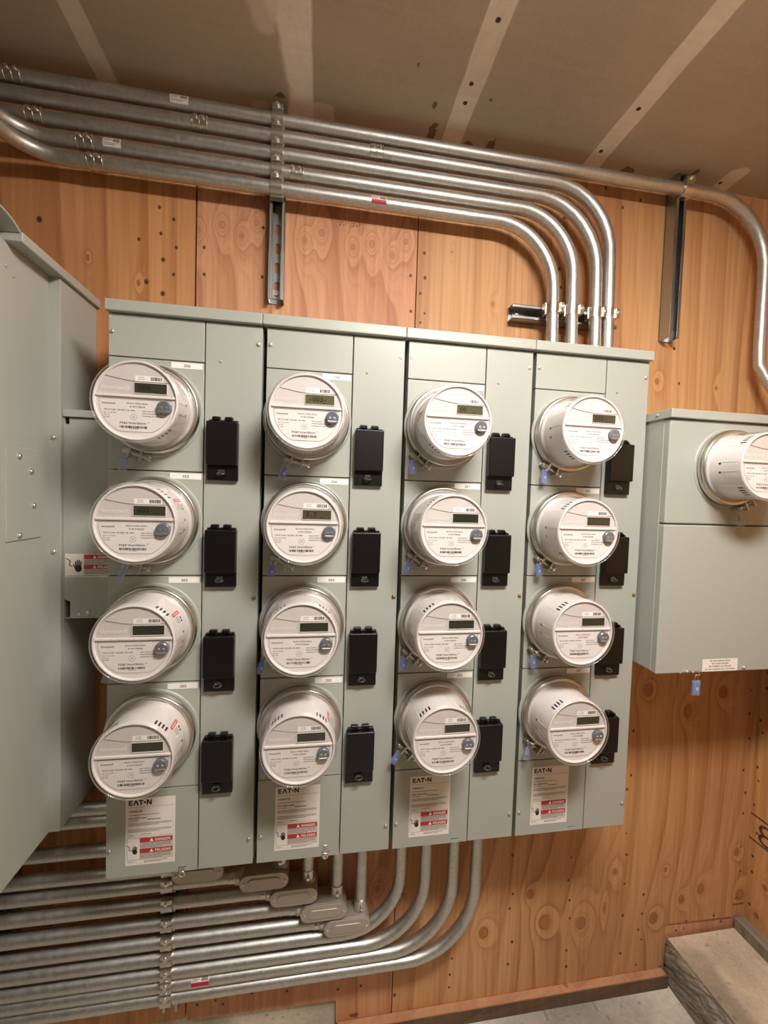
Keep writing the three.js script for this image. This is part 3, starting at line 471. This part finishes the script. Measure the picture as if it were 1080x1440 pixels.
// ---------------------------------------------------------------- conduits
const CR = 0.0168, ZC = -0.149, ZL = -0.145;
function coupling(parent, x, y, z, len = 0.034) {
  const c = group('coupling', x, y, z); parent.add(c);
  mesh('collar', [new THREE.CylinderGeometry(CR * 1.07, CR * 1.07, len, 20).rotateZ(Math.PI / 2), ...[-0.5, 0, 0.5].map((k) => new THREE.TorusGeometry(CR * 1.06, 0.0013, 6, 24).rotateY(Math.PI / 2).translate(k * len, 0, 0))], M.steel, c);
  for (const k of [-1, 1]) mesh('set_screw', new THREE.CylinderGeometry(0.0042, 0.0042, 0.006, 8).rotateX(Math.PI / 2 - 0.2).translate(k * len * 0.25, CR * 0.25, CR * 1.12), M.chrome, c);
}
const pipeLabel = (red) => std({ roughness: 0.5, map: canvasTex(160, 96, (g) => { g.fillStyle = '#e8e0d8'; g.fillRect(0, 0, 160, 96); g.fillStyle = '#1f1a18'; for (let x = 90; x < 150; x += 5) g.fillRect(x, 10, 2 + (x % 3), 36); textLines(g, 8, 12, 70, 3, 13, 5); if (red) { g.fillStyle = '#b22238'; g.fillRect(0, 54, 160, 42); } else textLines(g, 8, 58, 140, 2, 14, 8); }) });
function sticker(parent, x, y, z, len, red, tilt = 0.75) { const g = new THREE.CylinderGeometry(CR * 1.012, CR * 1.012, len, 14, 1, true, 0.1, 1.25).rotateZ(Math.PI / 2).rotateX(tilt); const u = g.attributes.uv; for (let i = 0; i < u.count; i++) u.setXY(i, 1 - u.getY(i), u.getX(i)); g.translate(x, y, z); mesh('pipe_sticker', g, pipeLabel(red), parent); }
function conduit(pts, label, extra, r = CR) { const g = group('conduit'); mesh('pipe', pipeGeo(pts, r), M.galv, g); if (extra) extra(g); top(g, label, 'conduit', 'galvanized steel conduits'); return g; }
const YA = [1.841, 1.8, 1.757, 1.714, 1.672], XV = [0, 1.281, 1.24, 1.166, 1.106];
conduit([[-2.55, YA[0], ZC], [1.827, YA[0], ZC, 0.205], [1.827, 1.335, ZC + 0.003, 0.09], [1.885, 1.215, -0.11, 0.09], [1.89, 1.1285, -0.1]], 'uppermost conduit along the ceiling, turning down at the far right', (g) => { coupling(g, -0.269, YA[0], ZC); sticker(g, 0.095, YA[0], ZC, 0.042, false); });
conduit([[-2.55, YA[1], ZC], [XV[1], YA[1], ZC, 0.18], [XV[1], HB + 0.024, ZC + 0.02]], 'second conduit from the ceiling, rightmost where they enter the meter cabinet', (g) => { coupling(g, 0.142, YA[1], ZC); coupling(g, 0.585, YA[1], ZC); });
conduit([[-2.55, YA[2], ZC], [XV[2], YA[2], ZC, 0.19], [XV[2], HB + 0.024, ZC + 0.02]], 'third conduit from the ceiling, second from right of four entering the cabinet top', (g) => coupling(g, -0.225, YA[2], ZC));
conduit([[-0.42, YA[3], 0.55], [-0.27, YA[3], ZC, 0.09], [XV[3], YA[3], ZC, 0.17], [XV[3], HB + 0.024, ZC + 0.02]], 'fourth conduit from the ceiling, second from left of four entering the cabinet top', (g) => { coupling(g, -0.117, YA[3], ZC); coupling(g, 0.378, YA[3], ZC); sticker(g, -0.055, YA[3], ZC, 0.04, false); });
conduit([[-0.4, YA[4], 0.55], [-0.247, YA[4], ZC, 0.1], [XV[4], YA[4], ZC, 0.175], [XV[4], HB + 0.024, ZC + 0.02]], 'lowest of the ceiling conduits, with a red sticker, leftmost entering the cabinet top', (g) => { coupling(g, -0.094, YA[4], ZC); sticker(g, 0.594, YA[4], ZC, 0.04, true); });
// lower runs: straight ones into the left cabinet, ones ending in conduit bodies, ones sweeping up
const LY = [0.064, 0.032, -0.049, -0.115, -0.158, -0.211, -0.266, -0.317, -0.362, -0.405, -0.4395, -0.4742];
['highest short conduit left of the meter cabinets', 'second-highest short conduit left of the meter cabinets', 'third short conduit from the top, left of the meter cabinets'].forEach((s, i) => conduit([[-2.55, LY[i], ZL], [-0.0005, LY[i], ZL]], s + ', behind the switchgear'));
const bodies = [[0.105, 0.231, 3, 0.2], [0.274, 0.4, 4, 0.378], [0.354, 0.479, 5, 0.453], [0.436, 0.562, 6, 0.535], [0.501, 0.627, 7, 0.604]];
const ordinal = ['first', 'second', 'third', 'fourth', 'fifth'];
bodies.forEach(([x0, x1, k, xr], i) => {
  conduit([[-2.55, LY[k], ZL], [x0 + 0.004, LY[k], ZL]], `lower horizontal conduit ending at the ${ordinal[i]} oval-covered fitting from left`, (g) => coupling(g, x0 - 0.014, LY[k], ZL, 0.03));
  if (LY[k] + 0.035 < -0.005) conduit([[xr, LY[k] + 0.022, ZL - 0.004], [xr, -0.0005, ZL + 0.012]], `short riser from the ${ordinal[i]} oval-covered fitting up into the cabinet`, (g) => { const c = mesh('coupling', new THREE.CylinderGeometry(CR * 1.14, CR * 1.14, 0.026, 20).translate(xr, LY[k] + 0.042, ZL - 0.002), M.steel, g); mesh('set_screw', new THREE.CylinderGeometry(0.004, 0.004, 0.008, 8).rotateX(Math.PI / 2).translate(xr, LY[k] + 0.042, ZL + CR * 1.3), M.chrome, c); });
  const b = group('oval_fitting', (x0 + x1) / 2, LY[k], 0), L = (x1 - x0) / 2, H = 0.0215;
  const stadium = (l, h) => { const s = new THREE.Shape(); s.absarc(l - h, 0, h, -Math.PI / 2, Math.PI / 2); s.absarc(-l + h, 0, h, Math.PI / 2, Math.PI * 1.5); return s; };
  mesh('casting', [new THREE.ExtrudeGeometry(stadium(L - 0.001, H - 0.001), { depth: 0.05, bevelEnabled: true, bevelSize: 0.002, bevelThickness: 0.003, bevelSegments: 2, curveSegments: 14 }).translate(0, 0, ZL - 0.027), new THREE.CylinderGeometry(CR * 1.22, CR * 1.3, 0.024, 20).translate(xr - (x0 + x1) / 2, 0.018, ZL - 0.002), new THREE.CylinderGeometry(CR * 1.25, CR * 1.25, 0.02, 20).rotateZ(Math.PI / 2).translate(-L - 0.002, 0, ZL)], M.cast, b);
  const cv = mesh('cover_plate', new THREE.ExtrudeGeometry(stadium(L, H), { depth: 0.003, bevelEnabled: true, bevelSize: 0.001, bevelThickness: 0.001, bevelSegments: 2, curveSegments: 14 }).translate(0, 0, ZL + 0.0265), M.cast, b);
  mesh('cover_emboss', new THREE.ExtrudeGeometry(stadium(L * 0.66, H * 0.5), { depth: 0.0018, bevelEnabled: true, bevelSize: 0.0015, bevelThickness: 0.001, bevelSegments: 2, curveSegments: 12 }).translate(0, 0, ZL + 0.0302), M.cast, cv);
  for (const s of [-1, 1]) screw(cv, s * (L - 0.009), 0, ZL + 0.0305, M.chrome, 0.75);
  top(b, `${ordinal[i]} oval-covered cast fitting from the left, below the meter cabinets`, 'fitting', 'cast oval fittings');
});
[[8, 0.716, 0.16], [9, 0.79, 0.175], [10, 0.874, 0.19], [11, 0.945, 0.205]].forEach(([k, x, r], i) => conduit([[-2.55, LY[k], ZL], [x, LY[k], ZL, r], [x, -0.0005, ZL + 0.012]], `lower conduit sweeping up into the third cabinet, ${['innermost', 'second from inside', 'third from inside', 'outermost and lowest'][i]} bend`, (g) => { if (i === 2) sticker(g, 0.174, LY[k], ZL, 0.045, true, 0.12); }));

// ---------------------------------------------------------------- strut channels with pipe clamps
function strutGeo(len, w, d, slotted) { // channel along y, open to +z, its back on z = 0
  const t = 0.0026, out = [];
  out.push(bx(-w / 2, -w / 2 + t, 0, len, 0, d, 0.0008), bx(w / 2 - t, w / 2, 0, len, 0, d, 0.0008), bx(-w / 2, -w / 2 + 0.0095, 0, len, d - t, d, 0.0008), bx(w / 2 - 0.0095, w / 2, 0, len, d - t, d, 0.0008), bx(-w / 2 + 0.007, -w / 2 + 0.0095, 0, len, d - 0.008, d, 0.0008), bx(w / 2 - 0.0095, w / 2 - 0.007, 0, len, d - 0.008, d, 0.0008));
  if (!slotted) { out.push(bx(-w / 2, w / 2, 0, len, 0, t, 0)); return join(out); }
  const s = new THREE.Shape([[-w / 2, 0], [w / 2, 0], [w / 2, len], [-w / 2, len]].map((a) => new THREE.Vector2(...a)));
  for (let y = 0.045; y < len - 0.03; y += 0.0508) { const h = new THREE.Path(); h.absarc(0, y + 0.007, 0.0068, 0, Math.PI); h.absarc(0, y - 0.007, 0.0068, Math.PI, Math.PI * 2); s.holes.push(h); }
  out.push(new THREE.ExtrudeGeometry(s, { depth: t, bevelEnabled: false, curveSegments: 8 }));
  return join(out);
}
// clamp round a pipe along x, centred on the pipe; strap over the front, ears and screw above
const strap = (() => { const s = new THREE.Shape(); const a0 = -1.9, a1 = 1.9, ro = CR + 0.0042, ri = CR + 0.0006; s.absarc(0, 0, ro, a0, a1, false); s.absarc(0, 0, ri, a1, a0, true); return new THREE.ExtrudeGeometry(s, { depth: 0.028, bevelEnabled: false, curveSegments: 20 }).translate(0, 0, -0.014).rotateY(-Math.PI / 2); })();
const earPlates = [bx(-0.014, 0.014, CR - 0.004, CR + 0.0075, 0.006, 0.022, 0.0015), bx(-0.017, 0.017, -CR - 0.007, -CR + 0.001, -0.014, 0.004, 0.001)];
const clampScrew = join([cyl(0.0042, 0.0042, 0.022, 0.029, 8, 0, CR + 0.002), cyl(0.0068, 0.0068, 0.022, 0.0245, 14, 0, CR + 0.002)]);
function clamp(parent, x, y, z, rot = 0) { const c = group('pipe_clamp', x, y, z); c.rotation.z = rot; parent.add(c); mesh('strap', strap, M.steel, c); for (const e of earPlates) mesh('clamp_ear', e, M.steel, c); mesh('clamp_screw', clampScrew, M.chrome, c); return c; }
{
  const SD = 0.033;
  const a = group('strut_channel', 0.329, 1.4, WZ + 0.0005);
  mesh('channel', strutGeo(CEIL - 1.4 - 0.001, 0.041, SD, true), M.strut, a);
  mesh('square_washer', [bx(-0.012, 0.012, 0.012, 0.036, 0.0026, 0.006, 0.0008), cyl(0.006, 0.006, 0.006, 0.012, 6, 0, 0.024)], M.steel, a);
  for (const y of YA) clamp(a, 0, y - 1.4, ZC - WZ);
  top(a, 'slotted upright strut channel with five pipe clamps above the left cabinets', 'strut channel');
  const b = group('strut_channel', 1.527, 1.405, WZ + 0.0005);
  mesh('channel', strutGeo(CEIL - 1.405 - 0.001, 0.036, 0.041, false), M.strut, b);
  mesh('square_washer', [bx(-0.011, 0.011, 0.012, 0.034, 0.0026, 0.006, 0.0008), cyl(0.006, 0.006, 0.006, 0.012, 6, 0, 0.024)], M.steel, b);
  clamp(b, 0, YA[0] - 1.405, ZC - WZ);
  top(b, 'upright strut channel with one clamp, standing alone above the right cabinet', 'strut channel');
  const c = group('strut_channel', 0.998, 1.437, WZ + 0.0005);
  mesh('channel', strutGeo(0.338, 0.041, SD, false).rotateZ(-Math.PI / 2), M.strut, c);
  mesh('square_washer', [bx(0.012, 0.05, -0.011, 0.011, 0.0026, 0.006, 0.0008), cyl(0.006, 0.006, 0.006, 0.011, 6, 0.024, 0)], M.steel, c);
  for (let k = 1; k < 5; k++) clamp(c, XV[k] - 0.998, 0.002, ZC - WZ + 0.0095, -Math.PI / 2);
  top(c, 'horizontal strut channel clamping four upright conduits above the cabinet', 'strut channel');
  const d = group('strut_channel', 0.089, -0.545, WZ + 0.0005);
  mesh('channel', strutGeo(0.47, 0.041, ZL - CR - WZ - 0.0015, false), M.strut, d);
  for (let k = 3; k < 12; k++) clamp(d, 0, LY[k] + 0.545, ZL - WZ);
  top(d, 'upright strut channel clamping the lower conduits below the left cabinet', 'strut channel');
  const e = group('strut_channel', -0.315, -0.545, WZ + 0.0005);
  mesh('channel', strutGeo(0.62, 0.041, ZL - CR - WZ - 0.0015, false), M.strut, e);
  top(e, 'upright strut channel behind the lower conduits at the left photo edge', 'strut channel');
}
renderer.render(scene, camera);
